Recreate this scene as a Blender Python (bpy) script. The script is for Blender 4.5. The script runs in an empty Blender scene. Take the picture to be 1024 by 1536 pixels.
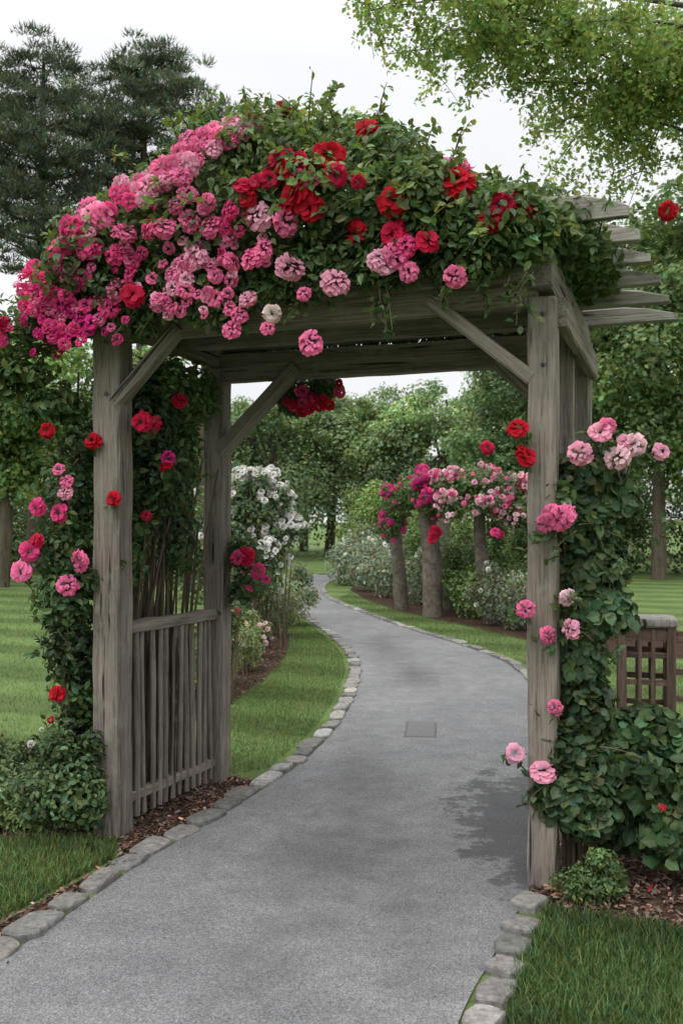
import bpy, math, random
import numpy as np
from mathutils import Vector, Matrix
rng=np.random.default_rng(7); random.seed(7)
sc=bpy.context.scene
sc.view_settings.view_transform='Standard'; sc.view_settings.look='None'; sc.view_settings.exposure=0
R=math.radians
# ------------------------------------------------------------------ materials
def newmat(name):
    m=bpy.data.materials.new(name); m.use_nodes=True; nt=m.node_tree
    for n in list(nt.nodes): nt.nodes.remove(n)
    return m,nt
def nd(nt,t,**kw):
    n=nt.nodes.new(t)
    for k,v in kw.items():
        if k.startswith('_'): setattr(n,k[1:],v)
        else: n.inputs[k.replace('__',' ')].default_value=v
    return n
def lk(nt,a,b): nt.links.new(a,b)
def ramp(nt,fac,stops):
    r=nt.nodes.new('ShaderNodeValToRGB'); cr=r.color_ramp
    while len(cr.elements)<len(stops): cr.elements.new(0.5)
    for e,(p,c) in zip(cr.elements,stops):
        e.position=p; e.color=(c[0],c[1],c[2],1) if hasattr(c,'__len__') else (c,c,c,1)
    lk(nt,fac,r.inputs[0]); return r.outputs[0]
def mix(nt,f,a,b,mode='MIX'):
    m=nt.nodes.new('ShaderNodeMix'); m.data_type='RGBA'; m.blend_type=mode
    for s,v in ((m.inputs[0],f),(m.inputs[6],a),(m.inputs[7],b)):
        if hasattr(v,'node'): lk(nt,v,s)
        elif hasattr(v,'__len__'): s.default_value=(v[0],v[1],v[2],1)
        else: s.default_value=v
    return m.outputs[2]
def noise(nt,vec,scale,detail=4,rough=.55):
    n=nd(nt,'ShaderNodeTexNoise',Scale=scale,Detail=detail,Roughness=rough)
    lk(nt,vec,n.inputs['Vector']); return n.outputs['Fac']
def math_(nt,op,a,b=None,clamp=False):
    m=nt.nodes.new('ShaderNodeMath'); m.operation=op; m.use_clamp=clamp
    for i,v in enumerate((a,b)):
        if v is None: continue
        if hasattr(v,'node'): lk(nt,v,m.inputs[i])
        else: m.inputs[i].default_value=v
    return m.outputs[0]
def out(nt,sh,disp=None):
    o=nt.nodes.new('ShaderNodeOutputMaterial'); lk(nt,sh,o.inputs[0])
def princ(nt,col,rough=.7,spec=.3,bump=None,bs=.3,bd=.01):
    p=nt.nodes.new('ShaderNodeBsdfPrincipled')
    if hasattr(col,'node'): lk(nt,col,p.inputs['Base Color'])
    else: p.inputs['Base Color'].default_value=(*col,1)
    if hasattr(rough,'node'): lk(nt,rough,p.inputs['Roughness'])
    else: p.inputs['Roughness'].default_value=rough
    p.inputs['Specular IOR Level'].default_value=spec
    if bump is not None:
        b=nd(nt,'ShaderNodeBump',Strength=bs,Distance=bd); lk(nt,bump,b.inputs['Height']); lk(nt,b.outputs[0],p.inputs['Normal'])
    return p.outputs[0]
def pos(nt): return nt.nodes.new('ShaderNodeNewGeometry').outputs['Position']
def objco(nt): return nt.nodes.new('ShaderNodeTexCoord').outputs['Object']

def leafmat(name,trans=.3,rough=.45,spec=.35,tint=(1.25,1.3,.6)):
    m,nt=newmat(name)
    a=nt.nodes.new('ShaderNodeAttribute'); a.attribute_name='col'
    v=noise(nt,pos(nt),9,3)
    c=mix(nt,1.0,a.outputs['Color'],ramp(nt,v,[(.3,.75),(.7,1.2)]),'MULTIPLY')
    p=princ(nt,c,rough,spec)
    t=nt.nodes.new('ShaderNodeBsdfTranslucent'); lk(nt,mix(nt,1.0,c,tint,'MULTIPLY'),t.inputs[0])
    ms=nt.nodes.new('ShaderNodeMixShader'); ms.inputs[0].default_value=trans
    lk(nt,p,ms.inputs[1]); lk(nt,t.outputs[0],ms.inputs[2]); out(nt,ms.outputs[0]); return m
M_leaf=leafmat('leaf',.36,tint=(1.2,1.22,.75)); M_petal=leafmat('petal',.35,.6,.12,(1.1,.95,.98))
M_needle=leafmat('needle',.2,.6,.2)
def grasscol(nt):
    P=pos(nt)
    n1=noise(nt,P,1.3,5); n2=noise(nt,P,40,3)
    c=ramp(nt,n1,[(.3,(.090,.138,.044)),(.7,(.136,.194,.066))])
    c=mix(nt,.6,c,ramp(nt,n2,[(.3,.6),(.7,1.3)]),'MULTIPLY')
    mp=nd(nt,'ShaderNodeMapping'); mp.inputs['Rotation'].default_value=(0,0,R(24)); lk(nt,P,mp.inputs[0])
    w=nd(nt,'ShaderNodeTexWave',Scale=.23,Distortion=2.2); w.inputs['Detail Scale'].default_value=.5; w.bands_direction='Y'; lk(nt,mp.outputs[0],w.inputs['Vector'])
    c=mix(nt,1.0,c,ramp(nt,w.outputs['Fac'],[(.3,.86),(.7,1.20)]),'MULTIPLY')
    return c
m,nt=newmat('grass_ground'); P=pos(nt)
out(nt,princ(nt,grasscol(nt),.9,.1,noise(nt,P,90,3),.8,.02)); M_gground=m
m,nt=newmat('grass_blade')
a=nt.nodes.new('ShaderNodeAttribute'); a.attribute_name='col'
c=mix(nt,1.0,grasscol(nt),a.outputs['Color'],'MULTIPLY')
p=princ(nt,c,.5,.25); t=nt.nodes.new('ShaderNodeBsdfTranslucent'); lk(nt,c,t.inputs[0])
ms=nt.nodes.new('ShaderNodeMixShader'); ms.inputs[0].default_value=.3; lk(nt,p,ms.inputs[1]); lk(nt,t.outputs[0],ms.inputs[2]); out(nt,ms.outputs[0]); M_blade=m
# asphalt
m,nt=newmat('asphalt'); P=pos(nt)
big=noise(nt,P,.9,5,.6); mid=noise(nt,P,6,4); fine=noise(nt,P,190,2,.7); gr=noise(nt,P,75,3,.7)
c=ramp(nt,big,[(.3,(.138,.140,.144)),(.7,(.196,.197,.199))])
c=mix(nt,.7,c,ramp(nt,mid,[(.35,.82),(.65,1.12)]),'MULTIPLY')
c=mix(nt,.9,c,ramp(nt,fine,[(.34,.42),(.5,1.0),(.66,1.75)]),'MULTIPLY')
c=mix(nt,.4,c,ramp(nt,gr,[(.34,.55),(.5,1.0),(.68,1.4)]),'MULTIPLY')
sx=nt.nodes.new('ShaderNodeSeparateXYZ'); lk(nt,P,sx.inputs[0]); X,Y=sx.outputs[0],sx.outputs[1]
def ell(cx,cy,rx,ry,wob,lo,hi,ns=5,w2=0):
    ax=math_(nt,'DIVIDE',math_(nt,'SUBTRACT',X,cx),rx); ay=math_(nt,'DIVIDE',math_(nt,'SUBTRACT',Y,cy),ry)
    d=math_(nt,'SQRT',math_(nt,'ADD',math_(nt,'MULTIPLY',ax,ax),math_(nt,'MULTIPLY',ay,ay)))
    d=math_(nt,'ADD',d,math_(nt,'MULTIPLY',math_(nt,'SUBTRACT',noise(nt,P,ns,6,.7),.5),wob))
    if w2: d=math_(nt,'ADD',d,math_(nt,'MULTIPLY',math_(nt,'SUBTRACT',noise(nt,P,26,5,.75),.5),w2))
    mr=nd(nt,'ShaderNodeMapRange'); mr.inputs[1].default_value=lo; mr.inputs[2].default_value=hi; mr.inputs[3].default_value=1; mr.inputs[4].default_value=0
    lk(nt,d,mr.inputs[0]); return mr.outputs[0]
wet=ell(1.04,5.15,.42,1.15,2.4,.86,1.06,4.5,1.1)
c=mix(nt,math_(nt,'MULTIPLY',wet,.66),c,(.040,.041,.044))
for q,k in (((-.05,4.7,.35,.75,1.8,.1,1.3),.42),((.75,10.3,.25,.9,1.6,.1,1.2),.55),((.1,6.2,.22,1.4,2.0,.1,1.3),.3),((.55,12.5,.3,1.6,1.6,.1,1.2),.4),((-.3,3.6,.2,.5,2.,.1,1.2),.25),((.25,3.9,.15,.9,2.4,.1,1.2),.25)):
    c=mix(nt,math_(nt,'MULTIPLY',ell(*q),k),c,(.055,.053,.050))
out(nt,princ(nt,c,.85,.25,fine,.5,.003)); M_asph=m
m,nt=newmat('mulch'); P=pos(nt)
v=nd(nt,'ShaderNodeTexVoronoi',Scale=45); lk(nt,P,v.inputs['Vector'])
c=ramp(nt,v.outputs['Distance'],[(.0,(.12,.070,.050)),(.6,(.040,.026,.019))])
c=mix(nt,.6,c,ramp(nt,noise(nt,P,7),[(.3,.6),(.7,1.5)]),'MULTIPLY')
out(nt,princ(nt,c,.95,.1,v.outputs['Distance'],1,.02)); M_mulch=m
m,nt=newmat('bark_chip'); a=nt.nodes.new('ShaderNodeAttribute'); a.attribute_name='col'
out(nt,princ(nt,a.outputs['Color'],.9,.1)); M_chip=m
def stonemat(name,c0,c1,sc_=30):
    m,nt=newmat(name); P=pos(nt); n=noise(nt,P,sc_,6,.65); n2=noise(nt,P,5,3)
    c=ramp(nt,n,[(.3,c0),(.7,c1)]); c=mix(nt,.7,c,ramp(nt,n2,[(.3,.7),(.7,1.25)]),'MULTIPLY')
    a=nt.nodes.new('ShaderNodeAttribute'); a.attribute_name='col'; c=mix(nt,1.0,c,a.outputs['Color'],'MULTIPLY')
    out(nt,princ(nt,c,.9,.2,n,.9,.01)); return m
M_stone=stonemat('curb_granite',(.11,.108,.105),(.29,.282,.27))
M_pillar=stonemat('weathered_pillar',(.075,.062,.050),(.20,.17,.14),14)
def woodmat(name,dark,lite,lich=.0):
    m,nt=newmat(name); O=objco(nt)
    oi=nt.nodes.new('ShaderNodeObjectInfo')
    ad=nt.nodes.new('ShaderNodeVectorMath'); ad.operation='ADD'; lk(nt,O,ad.inputs[0])
    cb=nt.nodes.new('ShaderNodeCombineXYZ')
    for i in range(3): lk(nt,math_(nt,'MULTIPLY',oi.outputs['Random'],37.),cb.inputs[i])
    lk(nt,cb.outputs[0],ad.inputs[1])
    mp=nd(nt,'ShaderNodeMapping'); mp.inputs['Scale'].default_value=(1,1,.045); lk(nt,ad.outputs[0],mp.inputs[0])
    g=noise(nt,mp.outputs[0],70,6,.7); g2=noise(nt,mp.outputs[0],14,4,.6); b=noise(nt,ad.outputs[0],3.2,5,.6)
    c=ramp(nt,g,[(.30,dark),(.5,lite),(.72,tuple(x*1.3 for x in lite))])
    c=mix(nt,.8,c,ramp(nt,g2,[(.3,.6),(.6,1.15)]),'MULTIPLY')
    c=mix(nt,.85,c,mix(nt,b,(.55,.52,.48),(1.4,1.38,1.35)),'MULTIPLY')
    crack=ramp(nt,noise(nt,mp.outputs[0],26,2,.5),[(.31,.18),(.35,1.0)])
    c=mix(nt,1.0,c,crack,'MULTIPLY')
    if lich: c=mix(nt,ramp(nt,noise(nt,O,9,6,.7),[(.52,0.),(.62,lich)]),c,(.30,.32,.27))
    h=math_(nt,'ADD',g,math_(nt,'MULTIPLY',g2,.8))
    out(nt,princ(nt,c,.88,.15,h,.9,.008)); return m
M_wood=woodmat('weathered_wood',(.070,.060,.052),(.215,.190,.166),.22)
M_raft=woodmat('lichen_wood',(.10,.095,.088),(.29,.275,.255),.4)
M_bark=woodmat('bark',(.04,.032,.024),(.12,.098,.078))
M_cane=woodmat('cane_bark',(.05,.035,.025),(.13,.10,.075))
M_lattice=woodmat('lattice_wood',(.07,.048,.04),(.20,.145,.12))
# ------------------------------------------------------------------ mesh helpers
def mk(name,parts,mats,parent=None,matrix=None):
    me=bpy.data.meshes.new(name); off=0; Vs=[];Cs=[];LI=[];LS=[];MI=[];SM=[];ls=0
    for p in parts:
        V,F,C,mi=p[:4]; sm=p[4] if len(p)>4 else False
        V=np.asarray(V,float); F=np.asarray(F,int)
        if len(V)==0: continue
        C=np.asarray(C,float)
        if C.ndim==1: C=np.tile(C,(len(V),1))
        Vs.append(V);Cs.append(C); LI.append((F+off).ravel()); k=F.shape[1]
        LS.append(ls+np.arange(len(F))*k); ls+=F.size
        MI.append(np.full(len(F),mi)); SM.append(np.full(len(F),sm)); off+=len(V)
    Vs=np.concatenate(Vs);Cs=np.concatenate(Cs);LI=np.concatenate(LI);LS=np.concatenate(LS)
    me.vertices.add(len(Vs)); me.vertices.foreach_set('co',Vs.ravel())
    me.loops.add(len(LI)); me.loops.foreach_set('vertex_index',LI.astype(np.int32))
    me.polygons.add(len(LS)); me.polygons.foreach_set('loop_start',LS.astype(np.int32))
    me.polygons.foreach_set('material_index',np.concatenate(MI).astype(np.int32))
    me.polygons.foreach_set('use_smooth',np.concatenate(SM).astype(bool))
    at=me.attributes.new('col','FLOAT_COLOR','POINT')
    at.data.foreach_set('color',np.concatenate([Cs,np.ones((len(Cs),1))],1).ravel())
    for m in mats: me.materials.append(m)
    me.update(calc_edges=True)
    ob=bpy.data.objects.new(name,me); sc.collection.objects.link(ob)
    if matrix is not None: ob.matrix_world=matrix
    if parent: ob.parent=parent
    return ob
def unit(v): return v/np.maximum(np.linalg.norm(v,axis=-1,keepdims=True),1e-9)
def rdir(n): return unit(rng.normal(size=(n,3)))
def inst(T,P,N,S,C,mi,smooth=False,tang=None):
    TV,TF,TS=T; n=len(P); k=len(TV)
    N=unit(N); A=rdir(n) if tang is None else tang
    Tn=unit(np.cross(A,N)); B=np.cross(N,Tn)
    S=np.broadcast_to(S,(n,)) if np.ndim(S)<1 else S
    V=P[:,None,:]+S[:,None,None]*(TV[None,:,0:1]*Tn[:,None,:]+TV[None,:,1:2]*B[:,None,:]+TV[None,:,2:3]*N[:,None,:])
    F=(TF[None]+(np.arange(n)*k)[:,None,None]).reshape(-1,TF.shape[1])
    C=np.broadcast_to(np.asarray(C,float),(n,3))
    CC=(C[:,None,:]*TS[None,:,None]).reshape(-1,3)
    return (V.reshape(-1,3),F,CC,mi,smooth)
LEAF=(np.array([[0,0,0],[-.26,.28,.07],[-.24,.62,.06],[0,1,-.1],[.24,.62,.06],[.26,.28,.07],[0,.5,-.01]]),
      np.array([[0,6,1],[1,6,2],[2,6,3],[3,6,4],[4,6,5],[5,6,0]]),np.array([.8,1,1,1.05,1,1,.92]))
IVY=(np.array([[0,0,0],[-.38,.12,.05],[-.42,.55,.03],[0,1,-.1],[.42,.55,.03],[.38,.12,.05],[0,.45,-.03]]),
      np.array([[0,6,1],[1,6,2],[2,6,3],[3,6,4],[4,6,5],[5,6,0]]),np.array([1.2,1,.93,.93,.93,1,1.2]))
QLEAF=(np.array([[0,0,0],[-.32,.5,.08],[0,1,-.05],[.32,.5,.08]]),np.array([[0,2,1],[0,3,2]]),np.ones(4))
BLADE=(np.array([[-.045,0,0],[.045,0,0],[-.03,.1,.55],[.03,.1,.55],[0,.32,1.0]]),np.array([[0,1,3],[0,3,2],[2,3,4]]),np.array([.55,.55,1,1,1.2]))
NEED=(np.array([[-.035,0,0],[.035,0,0],[0,0,1]]),np.array([[0,1,2]]),np.array([.7,.7,1.1]))
CHIP=(np.array([[-.5,-.2,0],[.5,-.25,.05],[.45,.2,.1],[-.4,.22,.02]]),np.array([[0,1,2],[0,2,3]]),np.ones(4))
def bloomtemplate(n,wid,leng,ruf,seed,beta0=12,beta1=55,ns=4,nt_=3,thmax=112,core=.35,sq=.72):
    """ball of cupped ruffled petals spread over a squashed dome"""
    r=np.random.default_rng(seed); V=[];F=[];S=[];off=0
    for i in range(n):
        f=(i+.5)/n; th=math.radians(thmax)*f**.62; ph=i*2.39996+r.normal(0,.2)
        d=np.array([math.sin(th)*math.cos(ph),math.sin(th)*math.sin(ph),math.cos(th)])
        e=np.array([math.cos(th)*math.cos(ph),math.cos(th)*math.sin(ph),-math.sin(th)]); q=np.cross(d,e)
        rot=(1-f)*r.normal()*.9; q,e=q*math.cos(rot)+e*math.sin(rot),e*math.cos(rot)-q*math.sin(rot)
        W=wid*(.68+.5*f)*r.uniform(.85,1.15); Ln=leng*r.uniform(.82,1.15)*(.85+.25*f); b0=d*core*(.9+.2*(1-f))*r.uniform(.8,1.05)
        bo=r.normal(0,10)+18*(1-f)
        for a in range(nt_):
            t=a/(nt_-1)
            for s in np.linspace(-1,1,ns):
                te=t*(1-.25*s*s); be=math.radians(beta0+bo+(beta1-beta0)*te*(.35+.65*f**.5))
                p=b0+Ln*te*(math.cos(be)*d+math.sin(be)*e)+q*W*s*(.45+.6*math.sin(min(1,t)*2.1))+d*(.28*W*s*s*(1-.5*t))
                p=p+ruf*t*r.normal(0,1,3); V.append(p); S.append((.70+.40*t)*(.88+.16*f))
        for a in range(nt_-1):
            for c_ in range(ns-1):
                k=off+a*ns+c_; F.append((k,k+1,k+ns+1,k+ns))
        off+=ns*nt_
    V=np.array(V); V[:,2]*=sq; V/=np.percentile(np.linalg.norm(V[:,:2],axis=1),96); V[:,2]-=V[:,2].mean()*.6
    return (V,np.array(F),np.array(S))
ROSE=[bloomtemplate(28,.38,.58,.02,s,4,50,4,4,104,.34) for s in (1,2,3)]
RUF=[bloomtemplate(70,.22,.40,.045,s,8,52,4,3,116,.55) for s in (4,5,6)]
SMALL=[bloomtemplate(24,.32,.46,.05,s,8,48,3,3,108,.42) for s in (7,8,9)]
def tube(pts,rad,sides=7,col=(1,1,1),mi=0,wob=0):
    pts=np.asarray(pts,float); n=len(pts); rad=np.broadcast_to(rad,(n,))
    d=np.gradient(pts,axis=0); d=unit(d); ref=np.array([.3,.95,.1]) if abs(d[0][2])>.8 else np.array([0,0,1.])
    a=unit(np.cross(d,ref)); b=np.cross(d,a); th=np.arange(sides)*2*np.pi/sides
    V=pts[:,None]+rad[:,None,None]*(np.cos(th)[None,:,None]*a[:,None]+np.sin(th)[None,:,None]*b[:,None])
    if wob: V=V*1.0+rng.normal(0,wob,V.shape)
    i,j=np.meshgrid(np.arange(n-1),np.arange(sides),indexing='ij'); j2=(j+1)%sides
    F=np.stack([i*sides+j,i*sides+j2,(i+1)*sides+j2,(i+1)*sides+j],-1).reshape(-1,4)
    return (V.reshape(-1,3),F,np.array(col,float),mi,True)
def bez(p0,p1,p2,n):
    t=np.linspace(0,1,n)[:,None]; p0,p1,p2=map(lambda q:np.array(q,float),(p0,p1,p2))
    return (1-t)**2*p0+2*t*(1-t)*p1+t*t*p2
def vary(col,n,s=.22,h=.12):
    c=np.tile(np.array(col,float),(n,1)); b=np.exp(rng.normal(0,s,(n,1)))
    hs=rng.normal(0,h,(n,1)); c=c*b; c[:,0:1]*=np.exp(hs*1.5); c[:,2:3]*=np.exp(-hs)
    return c
def blobleaves(blobs,n,size,col,T=QLEAF,mi=0,shell=.25,sv=.2,up=.5,lobecol=.18,zmin=.02,gain=1.):
    B=np.asarray(blobs,float); w=(B[:,3]*B[:,4]+B[:,4]*B[:,5]+B[:,3]*B[:,5]); w/=w.sum()
    k=rng.choice(len(B),n,p=w); d=rdir(n); r=1-np.abs(rng.normal(0,shell,n)); r=np.clip(r,.1,1.08)
    P=B[k,:3]+d*B[k,3:6]*r[:,None]
    ok=P[:,2]>zmin; P,d,k=P[ok],d[ok],k[ok]; n=len(P)
    N=d+rng.normal(0,.5,(n,3)); N[:,2]+=up
    lc=np.exp(rng.normal(0,lobecol,len(B)))
    C=vary(col,n,sv)*lc[k][:,None]*gain
    S=size*rng.uniform(.6,1.25,n)
    return inst(T,P,N,S,C,mi)
# ------------------------------------------------------------------ ground plane, drive, beds
def poly_sheet(name,pts,z,mat):
    me=bpy.data.meshes.new(name); me.from_pydata([(x,y,z) for x,y in pts],[],[tuple(range(len(pts)))]); me.materials.append(mat)
    o=bpy.data.objects.new(name,me); sc.collection.objects.link(o)
    if me.polygons[0].normal.z<0: me.flip_normals()
    return o
poly_sheet('lawn_ground',[(-500,-200),(500,-200),(500,900),(-500,900)],0,M_gground)
def crv(pts,n):
    pts=np.array(pts,float); P=np.vstack([2*pts[0]-pts[1],pts,2*pts[-1]-pts[-2]]); o=[]
    for i in range(1,len(P)-2):
        for t in np.linspace(0,1,12,endpoint=False):
            a,b,c,d=P[i-1:i+3]; o.append(.5*((2*b)+(-a+c)*t+(2*a-5*b+4*c-d)*t*t+(-a+3*b-3*c+d)*t**3))
    o.append(pts[-1]); o=np.array(o); s=np.r_[0,np.cumsum(np.linalg.norm(np.diff(o,axis=0),axis=1))]
    u=np.linspace(0,s[-1],n); return np.stack([np.interp(u,s,o[:,0]),np.interp(u,s,o[:,1])],1)
Ledge=[(-3.6,-6),(-2.6,-1),(-1.75,2.2),(-1.213,3.68),(-1.065,4.16),(-.925,4.65),(-.731,5.15),(-.51,5.77),(-.308,6.39),(-.107,7.26),(.044,8.27),(.161,9.59),(.205,10.9),(.13,12.3),(-.114,14.1),(-.578,16.6),(-1.06,19.3),(-1.42,22.3),(-1.52,25),(-1.1,28.1),(-.2,29.8),(2,31.4),(8,33)]
Redge=[(-1.4,-6),(-.8,-1),(.10,2.2),(.380,3.19),(.537,3.6),(.670,3.955),(.80,4.27),(1.0,5.1),(1.27,6.3),(1.6,7.9),(1.83,9.4),(1.86,10.6),(1.78,11.6),(1.46,13.),(.886,15.),(.327,17.4),(-.28,20.4),(-.47,23),(-.36,26),(.4,28.0),(2.5,29.2),(8,30.5)]
Lc=crv(Ledge,260); Rc=crv(Redge,260)
V=np.concatenate([np.c_[Lc,np.full(260,.008)],np.c_[Rc,np.full(260,.008)]])
F=[(i,260+i,261+i,i+1) for i in range(259)]
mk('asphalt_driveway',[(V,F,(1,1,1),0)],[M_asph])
m,nt=newmat('iron_cover'); P=pos(nt); out(nt,princ(nt,ramp(nt,noise(nt,P,60),[(.3,.06),(.7,.11)]),.6,.4,noise(nt,P,90),.6,.004)); M_iron=m
def ring_box(cx,cy,w,l,z0,z1,ang):
    ca,sa=math.cos(ang),math.sin(ang); V=[]
    for z,k in ((z0,1),(z1,.97)):
        for sx_,sy_ in ((-1,-1),(1,-1),(1,1),(-1,1)):
            x,y=sx_*w*k/2,sy_*l*k/2; V.append((cx+x*ca-y*sa,cy+x*sa+y*ca,z))
    return V,[(4,5,6,7),(0,1,5,4),(1,2,6,5),(2,3,7,6),(3,0,4,7)]
m,nt=newmat('cover_lid'); P=pos(nt); out(nt,princ(nt,ramp(nt,noise(nt,P,120),[(.3,.095),(.7,.17)]),.7,.3,noise(nt,P,90),.6,.004)); M_lid=m
v1,f1=ring_box(.605,7.6,.24,.58,.004,.012,-.1); v2,f2=ring_box(.605,7.6,.21,.53,.010,.0145,-.1)
mk('utility_cover',[(v1,f1,(1,1,1),0),(v2,f2,(1,1,1),1)],[M_iron,M_lid])
bedL=[(-3.2,5.0),(-1.75,4.97),(-1.4,5.02),(-1.1,4.95),(-1.05,4.7),(-1.36,3.93),(-1.9,2.6),(-1.7,2.6),(-1.2,3.9),(-.98,4.72),(-.80,5.25),(-.60,5.78),(-.50,6.1),(-.69,6.22),(-.95,6.7),(-1.5,7.0),(-2.2,6.5),(-3.2,6.5)]
bedL2=[(-1.05,7.9),(-.93,8.9),(-.76,10),(-.66,11.4),(-.68,13.3),(-.85,15),(-1.25,17.5),(-2.2,18),(-3.0,15),(-3.0,11),(-2.2,8.5)]
bedR=[(.83,4.36),(.80,4.17),(.9,4.07),(1.06,3.99),(1.34,3.87),(2.6,3.75),(3.6,7.2),(2.4,7.2),(1.5,6.4),(1.06,5.15)]
bedR2=[(2.9,11.8),(2.3,13.8),(1.7,15.6),(1.0,17.6),(.5,20),(.2,23),(.4,26),(3,27.5),(5,24),(5,15),(4.2,11.5)]
poly_sheet('mulch_bed',bedL,.004,M_mulch); poly_sheet('mulch_bed.001',bedL2,.004,M_mulch)
poly_sheet('mulch_bed.002',bedR,.004,M_mulch); poly_sheet('mulch_bed.003',bedR2,.004,M_mulch)
def inpoly(P,poly):
    x,y=P[:,0],P[:,1]; r=np.zeros(len(P),bool); n=len(poly)
    for i in range(n):
        x1,y1=poly[i]; x2,y2=poly[(i+1)%n]
        if y1==y2: continue
        c=((y1>y)!=(y2>y))&(x<(x2-x1)*(y-y1)/(y2-y1)+x1); r^=c
    return r
def scatter(poly,dens,excl=()):
    a=np.array(poly); lo,hi=a.min(0),a.max(0); n=int((hi-lo).prod()*dens)
    P=rng.uniform(lo,hi,(n,2)); k=inpoly(P,poly)
    for e in excl: k&=~inpoly(P,e)
    return P[k]
chips=[]
for poly,dn in ((bedL,2200),(bedR,2200),(bedL2,350)):
    P=scatter(poly,dn); n=len(P); P3=np.c_[P,rng.uniform(.006,.02,n)]
    N=rng.normal(0,.35,(n,3)); N[:,2]=1
    chips.append(inst(CHIP,P3,N,rng.uniform(.012,.036,n),vary((.135,.088,.066),n,.5,.1),0))
P=np.c_[Lc[:,0]+rng.uniform(0,.12,260),Lc[:,1]]; P=P[(P[:,1]>3)&(P[:,1]<9)]; n=len(P); chips.append(inst(CHIP,np.c_[P,np.full(n,.013)],np.c_[rng.normal(0,.2,(n,2)),np.ones(n)],rng.uniform(.008,.018,n),vary((.10,.06,.04),n,.5,.1),0))
mk('bark_mulch_chips',chips,[M_chip])
# fallen rose petals under the arch
P=np.concatenate([scatter(bedL,22),scatter(bedR,16)]); n=len(P)
PC=np.array([(.85,.25,.42),(.6,.03,.08),(.9,.5,.6)])[rng.integers(0,3,n)]
mk('fallen_petals',[inst(CHIP,np.c_[P,np.full(n,.024)],np.c_[rng.normal(0,.3,(n,2)),np.ones(n)],rng.uniform(.012,.024,n),PC,0)],[M_petal])
Loff=crv([(p[0]-.17,p[1]+.03) for p in Ledge if 5.9<p[1]<20],40)
lawns=[([(.50,2.6),(.53,3.19),(.60,3.47),(.78,3.93),(.83,4.08),(.9,4.05),(1.06,3.97),(1.34,3.85),(2.6,3.73),(2.6,2.4)],16000,.070,.055,(.70,.78,.74)),
 ([(-3.2,4.95),(-1.75,4.95),(-1.4,5.0),(-1.12,4.93),(-1.08,4.7),(-1.36,3.97),(-1.85,2.8),(-3.2,3.2)],15000,.065,.05,(.92,.95,.88)),
 ([tuple(p) for p in Loff]+[(-1.3,18),(-.9,15),(-.70,13.3),(-.68,11.4),(-.78,10),(-.95,8.9),(-1.1,7.6),(-1.0,6.7),(-.7,6.25)],5200,.045,.06,(1.25,1.25,1.15)),
 ([(-3.2,6.5),(-1.5,7.05),(-2.2,9),(-3.05,11),(-3.05,15),(-2.2,18.2),(-3,22),(-10,22),(-9,12),(-4,6.5)],900,.045,.06,(1.2,1.2,1.15)),
 ([(1.6,7.4),(2.05,9.4),(2.08,10.6),(1.95,11.7),(1.65,13),(1.08,15),(.5,17.4),(-.1,20.4),(.2,22),(.5,20),(1.0,17.6),(1.7,15.6),(2.3,13.8),(2.9,11.8),(4,11),(4,7.4)],2200,.045,.06,(1.15,1.15,1.1))]
gp=[]
for poly,dn,h,_,tc in lawns:
    P=scatter(poly,dn,[bedL,bedR,bedL2,bedR2]); n=len(P); P3=np.c_[P,np.zeros(n)]
    N=rng.normal(0,.36,(n,3)); N[:,2]=1
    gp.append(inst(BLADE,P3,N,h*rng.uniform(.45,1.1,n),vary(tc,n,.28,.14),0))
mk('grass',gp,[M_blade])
# ------------------------------------------------------------------ stones
def stone(cx,cy,ang,L_,W,H,z0=0.0):
    n=12; th=np.arange(n)*2*np.pi/n; e=.5
    x=np.sign(np.cos(th))*np.abs(np.cos(th))**e*L_/2; y=np.sign(np.sin(th))*np.abs(np.sin(th))**e*W/2
    x*=rng.uniform(.86,1.06,n); y*=rng.uniform(.84,1.08,n); ca,sa=math.cos(ang),math.sin(ang)
    tx,ty=rng.normal(0,.05,2); V=[]
    for k,z in ((1.0,-.02),(1.0,H*.7),(.95,H*.93),(.86,H)):
        X_,Y_=x*k,y*k; zz=z0+z+(X_*tx+Y_*ty if z>0 else 0)+rng.normal(0,.0015,n)
        V.append(np.c_[cx+X_*ca-Y_*sa,cy+X_*sa+Y_*ca,zz+0*X_])
    V.append(np.array([[cx,cy,z0+H*1.02]])); V=np.concatenate(V)
    F=[(r*n+j,r*n+(j+1)%n,(r+1)*n+(j+1)%n,(r+1)*n+j) for r in range(3) for j in range(n)]
    F2=[(3*n+j,3*n+(j+1)%n,4*n) for j in range(n)]
    b=math.exp(rng.normal(0,.2)); col=(b*rng.uniform(.97,1.06),b,b*rng.uniform(.92,1.02))
    return [(V,F,col,0,False),(V.copy(),F2,col,0,False)]
def curb(curve,side,y0,y1,lo,hi,w,h):
    s=np.r_[0,np.cumsum(np.linalg.norm(np.diff(curve,axis=0),axis=1))]; parts=[]; u=0
    while u<s[-1]-.4:
        L_=rng.uniform(lo,hi); c=u+L_/2
        p=np.array([np.interp(c,s,curve[:,i]) for i in (0,1)]); q=np.array([np.interp(c+.05,s,curve[:,i]) for i in (0,1)])
        u+=L_+rng.uniform(.005,.03)
        if not y0<p[1]<y1: continue
        t=(q-p)/np.linalg.norm(q-p); nrm=np.array([-t[1],t[0]])*side; p=p+nrm*(w*.42+rng.normal(0,.01))
        parts+=stone(p[0],p[1],math.atan2(t[1],t[0])+rng.normal(0,.05),L_,w*rng.uniform(.8,1.12),h*rng.uniform(.7,1.2))
    return parts
mk('stone_curb',curb(Lc,1,1.5,9.,.17,.34,.14,.028)+curb(Lc,1,9.,30,.2,.34,.13,.03),[M_stone])
pr=[]
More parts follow.
